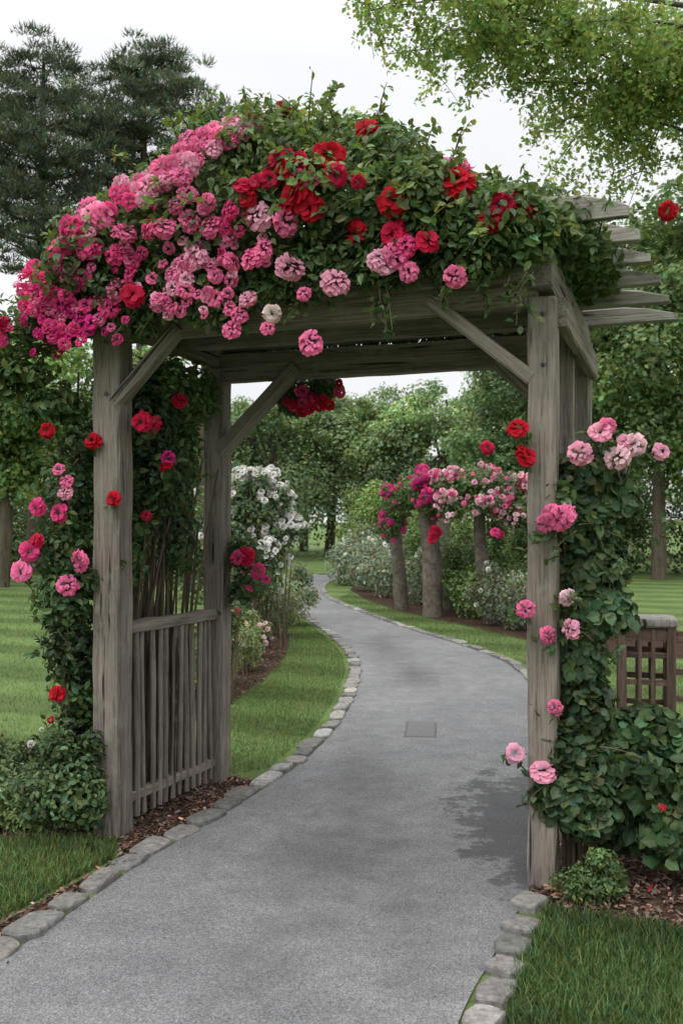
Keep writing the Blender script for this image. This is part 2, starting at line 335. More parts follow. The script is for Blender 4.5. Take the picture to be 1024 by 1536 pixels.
for x,y,a,l,w in ((.765,4.13,.9,.17,.13),(.69,3.89,1.,.16,.14),(.625,3.70,1.2,.15,.13),(.57,3.53,.9,.12,.13),(.505,3.34,1.1,.18,.13),(.44,3.16,1.1,.16,.13),(.37,2.98,1.1,.17,.13)):
    pr+=stone(x+.01,y,a,l,w,.035)
pr+=curb(Rc,-1,7.2,30,.22,.36,.12,.03)
mk('stone_curb.001',pr,[M_stone])
# ------------------------------------------------------------------ arch frame
A0=np.array([-1.167,5.09]); U=np.array([.9466,-.3221]); Vv=np.array([.36,.933])
def LP(a,v,z):
    p=A0+U*a+Vv*v; return np.array([p[0],p[1],z])
def LPn(a,v,z): return np.c_[A0[0]+U[0]*a+Vv[0]*v, A0[1]+U[1]*a+Vv[1]*v, z]
Nf=np.array([-.322,-.9466,0])
def empty(name):
    e=bpy.data.objects.new(name,None); sc.collection.objects.link(e); return e
def board(name,p0,p1,w,t,side,parent,mat,taper=None,ch=.008,jit=.0018):
    p0=Vector([float(x) for x in p0]); p1=Vector([float(x) for x in p1]); z=(p1-p0); L_=z.length; z.normalize()
    x=Vector([float(q) for q in side]); x=(x-z*x.dot(z)).normalized(); y=z.cross(x)
    n=max(3,int(L_/.12)); V=[]
    cx=[(-w/2+ch,-t/2),(w/2-ch,-t/2),(w/2,-t/2+ch),(w/2,t/2-ch),(w/2-ch,t/2),(-w/2+ch,t/2),(-w/2,t/2-ch),(-w/2,-t/2+ch)]
    zs=np.r_[0,ch,np.linspace(.03,L_-.03,n),L_-ch,L_]
    for i,zz in enumerate(zs):
        k=.96 if i in (0,len(zs)-1) else 1
        s=1;o=0
        if taper and zz>L_-taper: q=(zz-(L_-taper))/taper; s=1-.62*q**1.5; o=w*(1-s)/2
        for a,b in cx: V.append((a*k*s+o+rng.normal(0,jit),b*k+rng.normal(0,jit),zz))
    m_=len(zs); F=[(r*8+j,r*8+(j+1)%8,(r+1)*8+(j+1)%8,(r+1)*8+j) for r in range(m_-1) for j in range(8)]
    caps=[tuple(range(7,-1,-1)),tuple(range((m_-1)*8,m_*8))]
    M=Matrix(((x.x,y.x,z.x,p0.x),(x.y,y.y,z.y,p0.y),(x.z,y.z,z.z,p0.z),(0,0,0,1)))
    return mk(name,[(V,F,(1,1,1),0),(np.array(V),caps,(1,1,1),0)],[mat],parent,M)
arch=empty('rose_pergola'); U3=np.array([*U,0]); V3=np.array([*Vv,0]); Z3=np.array([0,0,1.])
W=2.173; Dp=1.12
for nm,a,v,w in (('post_front_left',0,0,.155),('post_front_right',W,0,.125),('post_rear_left',0,Dp,.125),('post_rear_right',W,Dp,.13)):
    board(nm,LP(a,v,-.05),LP(a,v,2.575-.04*v),w,.14,U3,arch,M_wood,ch=.01,jit=.003)
board('post_mid_right',LP(W,.62,-.05),LP(W,.62,2.5),.09,.10,U3,arch,M_wood)
board('beam_front',LP(.02,.0,2.565),LP(W-.02,.0,2.605),.12,.09,Z3,arch,M_wood)
board('beam_front_upper',LP(-.28,-.085,2.66),LP(W-.03,-.085,2.70),.11,.045,Z3,arch,M_wood)
board('beam_rear',LP(.02,Dp,2.53),LP(W-.02,Dp,2.54),.17,.09,Z3,arch,M_wood)
board('beam_middle',LP(.05,.6,2.62),LP(W-.05,.6,2.62),.12,.07,Z3,arch,M_wood)
board('side_beam_left',LP(0,-.25,2.665),LP(0,Dp+.2,2.60),.15,.08,Z3,arch,M_wood)
board('side_beam_right',LP(W+.01,-.10,2.69),LP(W+.01,Dp+.16,2.555),.16,.09,Z3,arch,M_wood)
board('side_beam_right_lower',LP(W+.075,.02,2.52),LP(W+.075,Dp,2.43),.13,.05,Z3,arch,M_wood)
for i in range(6):
    v=-.02+i*.235; zz=2.86-.036*i
    board('rafter_%d'%i,LP(-.35,v,zz),LP(W+.36+.03*i,v,zz+.10-.014*i),[.125,.115,.10,.095,.09,.09][i],.055,-Z3,arch,M_raft,taper=.26)
board('brace_front_left',LP(.04,-.03,2.19),LP(.40,-.03,2.56),.085,.06,V3,arch,M_wood)
board('brace_front_right',LP(W-.04,-.03,2.22),LP(W-.50,-.03,2.60),.085,.06,V3,arch,M_wood)
board('brace_rear_left',LP(.03,Dp-.02,2.02),LP(.54,Dp-.02,2.52),.12,.07,V3,arch,M_wood)
board('brace_rear_right',LP(W-.03,Dp-.02,2.08),LP(W-.45,Dp-.02,2.48),.09,.06,V3,arch,M_wood)
bm=[]
for a,v,z in ((0,-.072,2.50),(W,-.072,2.50),(W,-.072,2.28),(0,-.072,2.24)):
    c0_=LP(a+.01,v,z); bm.append(tube([c0_,c0_+Nf*.006,c0_+Nf*.010],[.011,.011,.004],8,(1,1,1),0))
mk('bolts',bm,[M_iron],arch)
gate=empty('picket_gate')
board('top_rail',LP(.0,.075,1.04),LP(0,Dp-.065,1.03),.06,.09,Z3,gate,M_wood)
board('bottom_rail',LP(.0,.075,.15),LP(0,Dp-.065,.13),.055,.05,Z3,gate,M_wood)
for i in range(13):
    v=.12+i*.074; b0=LP(rng.normal(.015,.004),v+rng.normal(0,.006),.04); b1=LP(rng.normal(.015,.006),v+rng.normal(0,.010),1.02)
    q=bez(b0,(b0+b1)/2+rng.normal(0,.008,3),b1,8)
    mk('picket_%d'%i,[tube(q,.0165*rng.uniform(.8,1.2),7,wob=.0012)],[M_wood],gate)
lat=empty('lattice_fence'); lx,ly=1.66,5.45
ud=np.array([.97,-.24,0]); vd=np.array([.24,.97,0]); c0=np.array([lx,ly,0])
for i,(s,t) in enumerate(((-1,-1),(1,-1),(-1,1),(1,1))):
    p=c0+ud*s*.125+vd*t*.125; board('post_%d'%i,p,p+Z3*1.03,.045,.045,ud,lat,M_lattice,ch=.004)
board('cap',c0+Z3*1.03,c0+Z3*1.075,.32,.32,ud,lat,M_raft,ch=.01)
# run of lattice fence continuing to the right of the capped post
fe=c0+ud*1.6
board('end_post',fe,fe+Z3*1.0,.06,.06,ud,lat,M_lattice,ch=.004)
board('run_top_rail',c0+ud*.15+Z3*.97,fe-ud*.03+Z3*.97,.06,.035,Z3,lat,M_lattice,ch=.004)
for k in range(5):
    board('run_slat_%d'%k,c0+ud*.15+Z3*(.2+k*.145),fe-ud*.03+Z3*(.2+k*.145),.03,.012,Z3,lat,M_lattice,ch=.003)
for k in range(11):
    p=c0+ud*(.24+k*.12)-vd*.013; board('run_bar_%d'%k,p+Z3*.06,p+Z3*.94,.028,.010,ud,lat,M_lattice,ch=.002)
for s in (-1,1):
    for k in range(5):
        z=.30+k*.145
        board('slat_%d%d'%(s+1,k),c0+ud*-.105+vd*s*.125+Z3*z,c0+ud*.105+vd*s*.125+Z3*z,.03,.014,Z3,lat,M_lattice,ch=.003)
        board('slat_s%d%d'%(s+1,k),c0+vd*-.105+ud*s*.125+Z3*z,c0+vd*.105+ud*s*.125+Z3*z,.03,.014,Z3,lat,M_lattice,ch=.003)
    board('top_%d'%(s+1),c0+ud*-.105+vd*s*.125+Z3*.99,c0+ud*.105+vd*s*.125+Z3*.99,.075,.018,Z3,lat,M_lattice,ch=.003)
    for k in range(2):
        q=-.035+k*.07
        board('bar_%d%d'%(s+1,k),c0+ud*q+vd*s*.137+Z3*.1,c0+ud*q+vd*s*.137+Z3*1.02,.020,.010,ud,lat,M_lattice,ch=.002)
        board('bar_s%d%d'%(s+1,k),c0+vd*q+ud*s*.137+Z3*.1,c0+vd*q+ud*s*.137+Z3*1.02,.020,.010,vd,lat,M_lattice,ch=.002)
# ------------------------------------------------------------------ blooms
HOT=(.80,.075,.26); PINK=(.90,.21,.42); LPINK=(.92,.42,.57); PALE=(.93,.62,.68); RED=(.52,.010,.026); CRIM=(.58,.016,.070); MAG=(.66,.035,.24); WHITE=(.85,.85,.8); CREAM=(.88,.74,.66)
def blooms(lst,facing,mi=1,jit=.38):
    parts=[]
    for kind,Ts in (('rose',ROSE),('ruf',RUF),('small',SMALL)):
        for vi,T in enumerate(Ts):
            sel=[q for i,q in enumerate(lst) if q[3]==kind and i%3==vi]
            if not sel: continue
            P=np.array([q[0] for q in sel]); n=len(P); S=np.array([q[1] for q in sel]); C=np.array([q[2] for q in sel])*np.exp(rng.normal(0,.09,(n,1)))
            C=np.clip(C,0,.93)
            N=np.tile(np.array(facing,float),(n,1))+rng.normal(0,jit,(n,3))
            parts.append(inst(T,P,N,S,C,mi,True))
    return parts
# ---- canopy
ta=[-.62,-.5,-.3,-.05,.2,.45,.6,.9,1.2,1.45,1.65,1.9,2.1,2.25,2.42]
tt=[2.72,2.88,3.10,3.24,3.34,3.52,3.66,3.62,3.54,3.44,3.30,3.14,3.04,2.96,2.84]
tb=[2.55,2.46,2.40,2.45,2.52,2.54,2.56,2.58,2.62,2.64,2.64,2.66,2.70,2.74,2.80]
def topz(a): return np.interp(a,ta,tt)
def botz(a): return np.interp(a,ta,tb)
HV=([-.62,-.3,0,2.1,2.42],[.25,.55,.78,.72,.4])
def canopy_pt(a,phi,r):
    zt,zb=topz(a),botz(a); zc=(zt+zb)/2; h=(zt-zb)/2
    hv=np.interp(a,*HV); v=.42-hv*np.cos(phi)*r; z=zc+h*np.sin(phi)*r
    inside=(v>.0)&(v<1.1); z=np.where(inside,np.maximum(z,2.74),z)
    return v,z
GRN=(.076,.130,.046); YGRN=(.160,.225,.068)
n=32000; a=rng.uniform(-.6,2.4,n); phi=rng.uniform(0,2*np.pi,n); r=1-np.abs(rng.normal(0,.16,n))
v,z=canopy_pt(a,phi,r); P=LPn(a,v,z)+rng.normal(0,.025,(n,3))
N=-np.cos(phi)[:,None]*V3+np.sin(phi)[:,None]*Z3*.8+rng.normal(0,.5,(n,3)); N[:,2]+=.3
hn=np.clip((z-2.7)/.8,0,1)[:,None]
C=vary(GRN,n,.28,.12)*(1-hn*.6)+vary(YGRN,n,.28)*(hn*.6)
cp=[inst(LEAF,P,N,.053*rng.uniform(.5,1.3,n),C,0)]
nl=100; la=rng.uniform(-.55,2.35,nl); lphi=rng.uniform(-.5,2.4,nl); lv,lz=canopy_pt(la,lphi,.97); LPs=LPn(la,lv,lz)
rr=rng.uniform(.08,.19,nl); B=np.c_[LPs,rr,rr,rr*.8]
cp.append(blobleaves(B,14000,.050,(.104,.165,.054),LEAF,0,.3,.25,.5,lobecol=.3))
dr=[]
for a_ in np.arange(-.3,2.25,.08):
    zb_=np.interp(a_,[-.3,0,.3,.7,.9,1.1,1.5,1.9,2.25],[2.5,2.56,2.56,2.55,2.56,2.60,2.63,2.65,2.70])+rng.normal(0,.025); r_=rng.uniform(.07,.11); dr.append((*LP(a_,-.22+rng.normal(0,.02),zb_+.07),r_,r_*.8,r_*.95))
    dr.append((*LP(a_,-.22+rng.normal(0,.02),zb_+.17),.09,.09,.09))
cp.append(blobleaves(dr,9500,.050,(.084,.140,.048),LEAF,0,.4,.28,.4,lobecol=.25))
dr=[]
for a_ in np.arange(0,2.2,.12): dr.append((*LP(a_,Dp+.12,2.68+rng.normal(0,.03)),.1,.1,.12))
cp.append(blobleaves(dr,2600,.055,GRN,LEAF,0,.4,.28,.4))
def shoot(p,d,L_,nleaf,ls,col,r0=.004,droop=.25,mi_l=0,mi_c=2,T=LEAF):
    d=np.array(d,float); d/=np.linalg.norm(d); q=bez(p,p+d*L_*.6,p+d*L_+np.array([0,0,-droop*L_]),8)
    out_=[tube(q,np.linspace(r0,r0*.4,8),5,(1,1,1),mi_c)]
    t=rng.uniform(.1,1,nleaf); Pq=np.stack([np.interp(t,np.linspace(0,1,8),q[:,i]) for i in range(3)],1)
    N=rng.normal(0,.6,(nleaf,3)); N[:,2]+=.8
    out_.append(inst(T,Pq+rng.normal(0,.008,(nleaf,3)),N,ls*rng.uniform(.6,1.15,nleaf),vary(col,nleaf,.2),mi_l))
    return out_
for i in range(220):
    a=rng.uniform(-.6,2.4); ph=rng.uniform(-.2,2.6); v,z=canopy_pt(np.array([a]),np.array([ph]),np.array([.95])); p=LP(a,v[0],z[0])
    d=-math.cos(ph)*V3*.8+math.sin(ph)*Z3+rng.normal(0,.45,3)*[1,1,.6]
    cp+=shoot(p,d,rng.uniform(.1,.36),int(rng.uniform(9,20)),.047,(.145,.22,.062))
for i in range(40):
    a=rng.uniform(-.5,2.2); p=LP(a,rng.uniform(-.26,-.16),2.64); cp+=shoot(p,(rng.normal(0,.4),-.3,-.6),rng.uniform(.08,.2),12,.048,GRN)
bl=[]
def cb(a,z,r,c,k='ruf'):
    zt,zb=topz(a),botz(a); zc=(zt+zb)/2; h=(zt-zb)/2+.001; s=np.clip((z-zc)/h,-.96,.96)
    hv=np.interp(a,*HV); v=.42-hv*math.sqrt(1-s*s)-.05
    if z<2.84 and a>-.3: v=min(v,-.33)
    bl.append((LP(a,v,z)+rng.normal(0,.01,3),r,c,k))
for a,z,r,c,k in [(.97,2.97,.066,LPINK,'ruf'),(1.09,2.92,.060,PINK,'ruf'),(.73,2.93,.06,PINK,'ruf'),(.66,2.81,.066,LPINK,'ruf'),(1.12,2.72,.066,LPINK,'ruf'),(1.33,2.63,.068,LPINK,'ruf'),
 (.92,2.78,.058,PINK,'ruf'),(.99,2.81,.052,PINK,'ruf'),(.84,2.76,.05,PINK,'ruf'),(.31,2.93,.064,PINK,'ruf'),(.52,2.94,.06,PINK,'ruf'),(.43,2.95,.048,PINK,'ruf'),(.13,3.04,.08,LPINK,'ruf'),(.06,3.08,.075,PINK,'ruf'),(.20,3.03,.065,PINK,'ruf'),(.22,3.2,.064,LPINK,'ruf'),(.03,2.96,.065,HOT,'ruf'),(.12,2.9,.065,HOT,'ruf'),
 (1.555,2.69,.066,LPINK,'ruf'),(1.60,2.74,.056,PINK,'ruf'),(1.66,2.67,.045,PINK,'ruf'),(1.84,2.65,.05,PINK,'ruf'),(1.22,2.39,.056,PINK,'ruf'),
 (.91,2.6,.045,LPINK,'ruf'),(.84,2.47,.045,PINK,'ruf'),(.89,2.53,.04,PINK,'ruf'),(1.0,2.46,.035,PINK,'ruf'),(1.02,2.54,.045,CREAM,'rose'),(.83,2.58,.035,PINK,'ruf'),(.72,2.61,.045,PINK,'ruf'),(.6,2.66,.045,PINK,'ruf'),(.23,2.69,.055,PINK,'ruf'),(.55,2.74,.045,PINK,'ruf'),(.26,2.84,.052,HOT,'ruf'),(.18,2.62,.05,HOT,'ruf'),(1.17,2.6,.035,PINK,'ruf'),
 (.35,2.65,.06,CRIM,'rose'),(.46,2.6,.045,PINK,'ruf'),(.86,3.0,.05,HOT,'ruf'),(.8,2.93,.045,HOT,'ruf'),(.72,3.02,.045,PINK,'ruf'),(.64,2.95,.05,PINK,'ruf'),
 (1.36,3.38,.066,RED,'rose'),(1.3,3.2,.072,RED,'rose'),(1.18,3.04,.082,RED,'rose'),(1.22,2.98,.066,RED,'rose'),(1.12,2.99,.056,RED,'rose'),(1.07,3.2,.066,CRIM,'rose'),(1.12,3.15,.06,RED,'rose'),(1.04,3.12,.05,CRIM,'rose'),(1.17,3.17,.05,CRIM,'rose'),(1.375,3.08,.058,CRIM,'rose'),(1.45,3.07,.035,CRIM,'rose'),(.9,3.1,.055,CRIM,'rose'),(.93,3.04,.05,RED,'rose'),(.98,3.09,.04,CRIM,'rose'),
 (1.4,2.85,.064,RED,'rose'),(1.6,2.96,.07,RED,'rose'),(1.6,2.82,.062,CRIM,'rose'),(1.64,2.78,.052,HOT,'ruf'),(1.75,2.8,.056,CRIM,'rose'),(1.85,3.03,.078,RED,'rose'),(2.02,2.85,.06,RED,'rose'),(2.06,2.9,.056,CRIM,'rose'),(2.13,2.91,.074,RED,'rose'),(1.62,2.84,.045,CRIM,'rose'),(1.15,3.1,.045,PINK,'ruf'),(1.23,3.1,.04,PINK,'ruf'),(1.68,3.28,.06,PINK,'ruf'),(1.74,3.28,.055,HOT,'ruf')]:
    cb(a,z,r,c,k)
def clus(a,z,ra,rz,n_,r,cols,k='small'):
    for i in range(n_): cb(a+rng.normal(0,ra),z+rng.normal(0,rz),r*rng.uniform(.7,1.25),cols[int(rng.integers(len(cols)))],k)
clus(.80,3.46,.04,.05,11,.046,[PINK,LPINK,PINK],'ruf'); clus(.71,3.36,.05,.05,12,.047,[PINK,LPINK],'ruf'); clus(.60,3.24,.06,.05,13,.047,[PINK,LPINK],'ruf')
clus(.50,3.12,.06,.05,12,.046,[PINK,LPINK],'ruf'); clus(.42,3.20,.06,.05,7,.042,[PINK,LPINK],'ruf'); clus(.84,3.60,.03,.02,3,.05,[CRIM],'rose')
clus(-.20,2.66,.12,.09,46,.034,[HOT,PINK,HOT,MAG]); clus(-.08,2.80,.10,.08,26,.038,[HOT,PINK,PINK]); clus(.02,2.58,.10,.07,26,.033,[HOT,MAG,PINK]); clus(-.32,2.72,.08,.06,18,.030,[PINK,HOT]); clus(-.16,2.96,.09,.06,16,.038,[HOT,PINK,CRIM])
clus(-.05,2.5,.08,.03,14,.03,[HOT,MAG]); clus(.30,2.80,.08,.05,10,.036,[PINK,HOT]); clus(.55,2.64,.10,.05,14,.034,[PINK,LPINK]); clus(.6,2.85,.12,.06,11,.038,[PINK,LPINK]); clus(.75,2.7,.1,.08,9,.034,[PINK])
clus(.30,3.1,.12,.06,8,.036,[PINK,HOT])
for i in range(70): cb(rng.uniform(-.4,1.0),rng.uniform(2.55,3.1),.024*rng.uniform(.6,1.4),[PINK,LPINK,HOT][i%3],'small')
cp+=blooms(bl,Nf+np.array([0,0,.25]))
bb=[]
for i in range(60):
    a=rng.uniform(-.3,2.2); ph=rng.uniform(1.3,3.3); v,z=canopy_pt(np.array([a]),np.array([ph]),np.array([1.02])); bb.append((LP(a,v[0],z[0]),.05,[PINK,RED,HOT][i%3],['ruf','rose','ruf'][i%3]))
cp+=blooms(bb,np.array([.32,.94,.4]))
B=[(*LP(.50,Dp+.18,2.40),.12,.10,.10),(*LP(.64,Dp+.18,2.42),.10,.1,.08),(*LP(.40,Dp+.2,2.36),.10,.1,.10)]
cp.append(blobleaves(B,900,.05,GRN,LEAF,0))
cp+=blooms([(LP(.55+rng.normal(0,.10),Dp+.06,2.34+rng.normal(0,.06)),.036*rng.uniform(.7,1.2),[CRIM,HOT,RED][i%3],'rose') for i in range(16)],Nf)
for i in range(14):
    a0=rng.uniform(-.1,2.1); a1=a0+rng.normal(0,.3); a1=min(max(a1,-.3),2.2); q=bez(LP(a0,rng.uniform(.1,.9),2.78),LP((a0+a1)/2,.4,2.95),LP(a1,rng.uniform(.2,.7),topz(a1)-.22),10)
    cp.append(tube(q,np.linspace(.014,.005,10),6,(1,1,1),2))
mk('climbing_rose',cp,[M_leaf,M_petal,M_cane])
# ---- left climbing rose
lp=[]
B=[(-1.33,5.15,2.0,.12,.16,.13),(-1.42,5.2,1.75,.16,.2,.2),(-1.43,5.2,1.45,.18,.2,.2),(-1.42,5.15,1.2,.18,.18,.2),(-1.40,5.2,.95,.18,.18,.2),(-1.38,5.25,.7,.17,.15,.2),(-1.36,5.2,.45,.15,.12,.18),(-1.28,5.1,1.3,.12,.1,.08),
   (-1.08,5.35,2.15,.2,.25,.3),(-1.0,5.45,1.85,.18,.25,.25),(-.98,5.6,2.3,.24,.35,.22),(-.93,5.75,1.95,.12,.2,.35),(-.86,5.95,2.35,.14,.14,.2),(-1.15,5.5,1.5,.10,.2,.3),(-.98,5.85,1.55,.12,.2,.3),
   (-.60,6.16,1.4,.12,.12,.12),(-.60,6.16,1.18,.1,.12,.10),(-1.5,5.2,2.2,.2,.2,.1)]
lp.append(blobleaves(B,16500,.049,(.066,.116,.045),LEAF,0,.45,.3,.4,lobecol=.3))
for i in range(65):
    k=B[int(rng.integers(len(B)))]; lp+=shoot(np.array(k[:3])+rng.normal(0,.07,3),rng.normal(0,1,3)+[-.4,-.3,.3],rng.uniform(.12,.28),14,.048,(.10,.16,.053))
for i in range(80):
    b=LP(-.12-abs(rng.normal(0,.09)),rng.uniform(.25,Dp-.1),0); t=b+np.array([rng.normal(.02,.09),rng.normal(0,.12),rng.uniform(1.5,2.4)]); m_=(b+t)/2+np.array([-.05,0,0])+rng.normal(0,.05,3)
    lp.append(tube(bez(b,m_,t,10),np.linspace(.012,.005,10)*rng.uniform(.5,1.5),6,(1.3,1.3,1.3),2,.001))
for i in range(12):
    b=np.array([-1.36+rng.normal(0,.03),5.25+rng.normal(0,.04),0]); t=b+[rng.normal(-.03,.06),rng.normal(0,.08),rng.uniform(1,2)]; lp.append(tube(bez(b,(b+t)/2+rng.normal(0,.03,3),t,9),np.linspace(.009,.004,9),5,(1,1,1),2))
bl=[((-1.48,5.0,2.05),.042,RED,'rose'),((-1.245,5.0,2.0),.045,RED,'rose'),((-1.14,4.97,1.71),.042,RED,'rose'),((-1.53,5.0,1.67),.05,HOT,'rose'),((-1.42,5.0,1.64),.052,HOT,'rose'),((-1.385,5.0,1.74),.042,LPINK,'ruf'),((-1.38,5.0,1.80),.037,PINK,'ruf'),((-1.42,5.,1.86),.035,PINK,'small'),((-1.56,5.0,1.45),.055,HOT,'rose'),((-1.53,5.,1.5),.04,CRIM,'rose'),
 ((-1.30,4.95,1.40),.055,PINK,'ruf'),((-1.61,5.0,1.35),.06,PINK,'rose'),((-1.36,4.95,1.28),.055,PINK,'ruf'),((-1.43,5.0,.73),.045,RED,'rose'),((-1.46,5.0,.6),.02,RED,'small'),((-1.28,4.98,.34),.025,PINK,'small'),((-1.0,5.0,2.1),.055,CRIM,'rose'),((-.97,5.1,2.09),.05,CRIM,'rose'),((-.887,5.1,1.92),.04,MAG,'ruf'),((-.9,5.1,1.88),.035,RED,'rose'),((-.86,5.3,2.24),.045,CRIM,'rose'),((-.57,5.95,1.39),.06,CRIM,'rose'),((-.50,5.95,1.30),.05,HOT,'ruf'),((-.62,5.95,1.38),.045,HOT,'ruf'),((-1.02,5.2,1.63),.03,CRIM,'rose'),((-.45,5.95,1.25),.03,HOT,'small'),((-.55,5.95,1.2),.03,HOT,'small')]
lp+=blooms(bl,np.array([-.2,-.95,.35]))
for b in bl:
    p=np.array(b[0]); lp.append(tube(bez(p+[0,.02,-.01],p+[rng.normal(0,.02),.08,-.05],p+[rng.normal(0,.03),.22,-.12],6),.003,5,(.6,1,.4),2))
    lp.append(inst(LEAF,np.tile(p+[0,.05,-.03],(9,1))+rng.normal(0,.028,(9,3)),rng.normal(0,.6,(9,3))+[0,-.5,.4],.05,vary(GRN,9),0))
mk('climbing_rose.001',lp,[M_leaf,M_petal,M_cane])
fl=[]
B=[(-1.62,5.1,2.35,.2,.15,.07),(-1.85,5.1,2.42,.15,.15,.08),(-1.75,5.1,2.28,.12,.12,.06)]
fl.append(blobleaves(B,900,.06,(.11,.18,.055),LEAF,0,.6))
for i in range(16): fl+=shoot(LP(-.35,-.05,2.55)+rng.normal(0,.06,3),(-1,-.1+rng.normal(0,.3),rng.normal(-.1,.3)),rng.uniform(.3,.6),22,.06,(.11,.18,.055),.005,.3)
fl+=blooms([((-1.72+rng.normal(0,.08),4.95,2.56+rng.normal(0,.05)),.03,[CRIM,HOT][i%2],'small') for i in range(16)],Nf)
mk('climbing_rose.002',fl,[M_leaf,M_petal,M_cane])
# ---- right climbing rose
rp=[]
B=[(1.12,4.50,1.80,.17,.14,.13),(1.22,4.52,1.68,.14,.14,.12),(1.07,4.52,1.60,.15,.16,.18),(1.13,4.52,1.38,.17,.16,.18),(1.15,4.5,1.20,.17,.16,.14),(1.07,4.5,.98,.12,.16,.18),(1.09,4.5,.76,.13,.17,.18),(1.07,4.48,.55,.16,.17,.17),(1.08,4.42,.34,.16,.16,.15),(.93,4.33,.42,.10,.06,.14),(.95,4.33,.6,.05,.05,.1),(1.0,4.3,.42,.12,.08,.10),(.95,4.35,1.65,.06,.06,.12)]
rp.append(blobleaves(B,12500,.055,(.066,.112,.050),IVY,0,.4,.28,.45,lobecol=.22))
for i in range(60):
    k=B[int(rng.integers(len(B)))]; rp+=shoot(np.array(k[:3])+rng.normal(0,.07,3),rng.normal(0,1,3)+[0.1,-.5,.2],rng.uniform(.12,.26),12,.050,(.088,.145,.055),T=LEAF)
for i in range(12):
    b=np.array([1.06+rng.normal(0,.05),4.5+rng.normal(0,.05),0]); t=b+[rng.normal(.02,.08),rng.normal(0,.06),rng.uniform(1,1.8)]; rp.append(tube(bez(b,(b+t)/2+rng.normal(0,.04,3),t,9),np.linspace(.012,.004,9),5,(1,1,1),2))
y=4.27
bl=[((1.02,y,1.89),.054,LPINK,'ruf'),((1.18,y,1.87),.058,PALE,'ruf'),((1.255,y,1.925),.052,PALE,'ruf'),((1.215,y,1.94),.035,LPINK,'rose'),((1.37,y,1.90),.038,LPINK,'rose'),((1.11,y,1.985),.052,LPINK,'rose'),((1.14,y,2.01),.04,PINK,'rose'),
 ((.93,y-.03,1.61),.057,PINK,'ruf'),((.87,y-.03,1.59),.044,PINK,'ruf'),((.955,y,1.63),.05,PINK,'ruf'),((.90,y,1.63),.045,PINK,'ruf'),((.97,y,1.27),.042,PALE,'ruf'),((.98,y,1.137),.046,LPINK,'ruf'),((.885,y,1.11),.038,PINK,'ruf'),((.79,y,1.22),.042,PINK,'ruf'),((.915,y,.80),.034,PINK,'ruf'),((.74,y,.60),.044,LPINK,'rose'),((.865,y,.525),.062,LPINK,'rose'),((.755,y,2.0),.05,RED,'rose'),((.79,y,1.88),.052,RED,'rose'),((1.32,4.1,.42),.018,RED,'small')]
rp+=blooms(bl,np.array([-.1,-.95,.3]))
for b in bl:
    p=np.array(b[0]); dx=.07 if p[0]<.95 else 0
    rp.append(tube(bez(p+[0,.02,-.01],p+[dx*.5,.08,-.08],np.array([max(p[0]+dx,1.0 if p[0]>.95 else .93),4.45,p[2]-.2]),8),.003,5,(.6,1,.4),2))
    rp.append(inst(LEAF,np.tile(p+[0,.04,-.03],(8,1))+rng.normal(0,.022,(8,3)),rng.normal(0,.6,(8,3))+[0,-.5,.4],.05,vary(GRN,8),0))
mk('climbing_rose.003',rp,[M_leaf,M_petal,M_cane])
B=[(1.38,4.55,.60,.18,.18,.16),(1.24,4.52,.55,.12,.15,.2),(1.6,4.5,.50,.2,.22,.2),(1.35,4.45,.42,.2,.2,.2),(1.6,4.4,.35,.28,.25,.22),(1.95,4.5,.6,.3,.3,.4),(1.25,4.5,.25,.15,.15,.15),(2.0,4.7,.95,.2,.2,.2),(1.8,4.35,.6,.15,.15,.2),(1.48,4.3,.25,.2,.12,.15),(2.2,4.5,.8,.35,.3,.4)]
iv=[blobleaves(B,12500,.062,(.060,.112,.042),IVY,0,.3,.25,.4,lobecol=.3)]
for i in range(38):
    k=B[int(rng.integers(len(B)))]; iv+=shoot(np.array(k[:3])+rng.normal(0,.1,3),rng.normal(0,1,3)+[0,-.4,.3],rng.uniform(.12,.22),12,.058,(.08,.145,.05),mi_c=1,T=IVY)
mk('ivy_shrub',iv,[M_leaf,M_cane])
tp=[]
for i in range(18): tp+=shoot(np.array([1.82,4.8,3.0])+rng.normal(0,.06,3),(-1+rng.normal(0,.2),rng.normal(0,.2),rng.normal(.1,.35)),rng.uniform(.25,.5),28,.056,(.11,.18,.055),.004,.2)
tp.append(tube(bez((2.6,4.9,0),(2.7,4.9,2.2),(1.82,4.8,3.0),14),np.linspace(.02,.006,14),6,(1,1,1),2))
tp+=blooms([((1.51,4.62,3.04),.048,RED,'rose'),((1.66,4.68,2.93),.03,CRIM,'rose')],Nf)
mk('climbing_rose.004',tp,[M_leaf,M_petal,M_cane])
# ------------------------------------------------------------------ shrubs
def shrub(name,blobs,n,size,col,T=LEAF,flowers=None,shell=.35,stems=True,gain=1.5):
    p=[blobleaves(blobs,n,size,col,T,0,shell,.28,.5,lobecol=.22,gain=gain)]
    if stems:
        for k in blobs[:6]:
            for _ in range(4):
                b=np.array([k[0]+rng.normal(0,.03),k[1]+rng.normal(0,.03),0]); t=np.array(k[:3])+rng.normal(0,.4,3)*np.array(k[3:6])
                p.append(tube(bez(b,(b+t)/2,t,5),[.012,.01,.008,.006,.003],5,(1,1,1),2))
    if flowers:
        nf,fr,cols=flowers; bb=[]; Bn=np.array(blobs)
        for i in range(nf):
            k=Bn[int(rng.integers(len(Bn)))]; d=rdir(1)[0]; d[2]=abs(d[2])*.8 if rng.random()<.7 else d[2]
            bb.append((k[:3]+d*k[3:6]*1.02,fr*rng.uniform(.7,1.3),cols[i%len(cols)],'small'))
        p+=blooms(bb,np.array([-.1,-.8,.6]))
    return mk(name,p,[M_leaf,M_petal,M_cane])
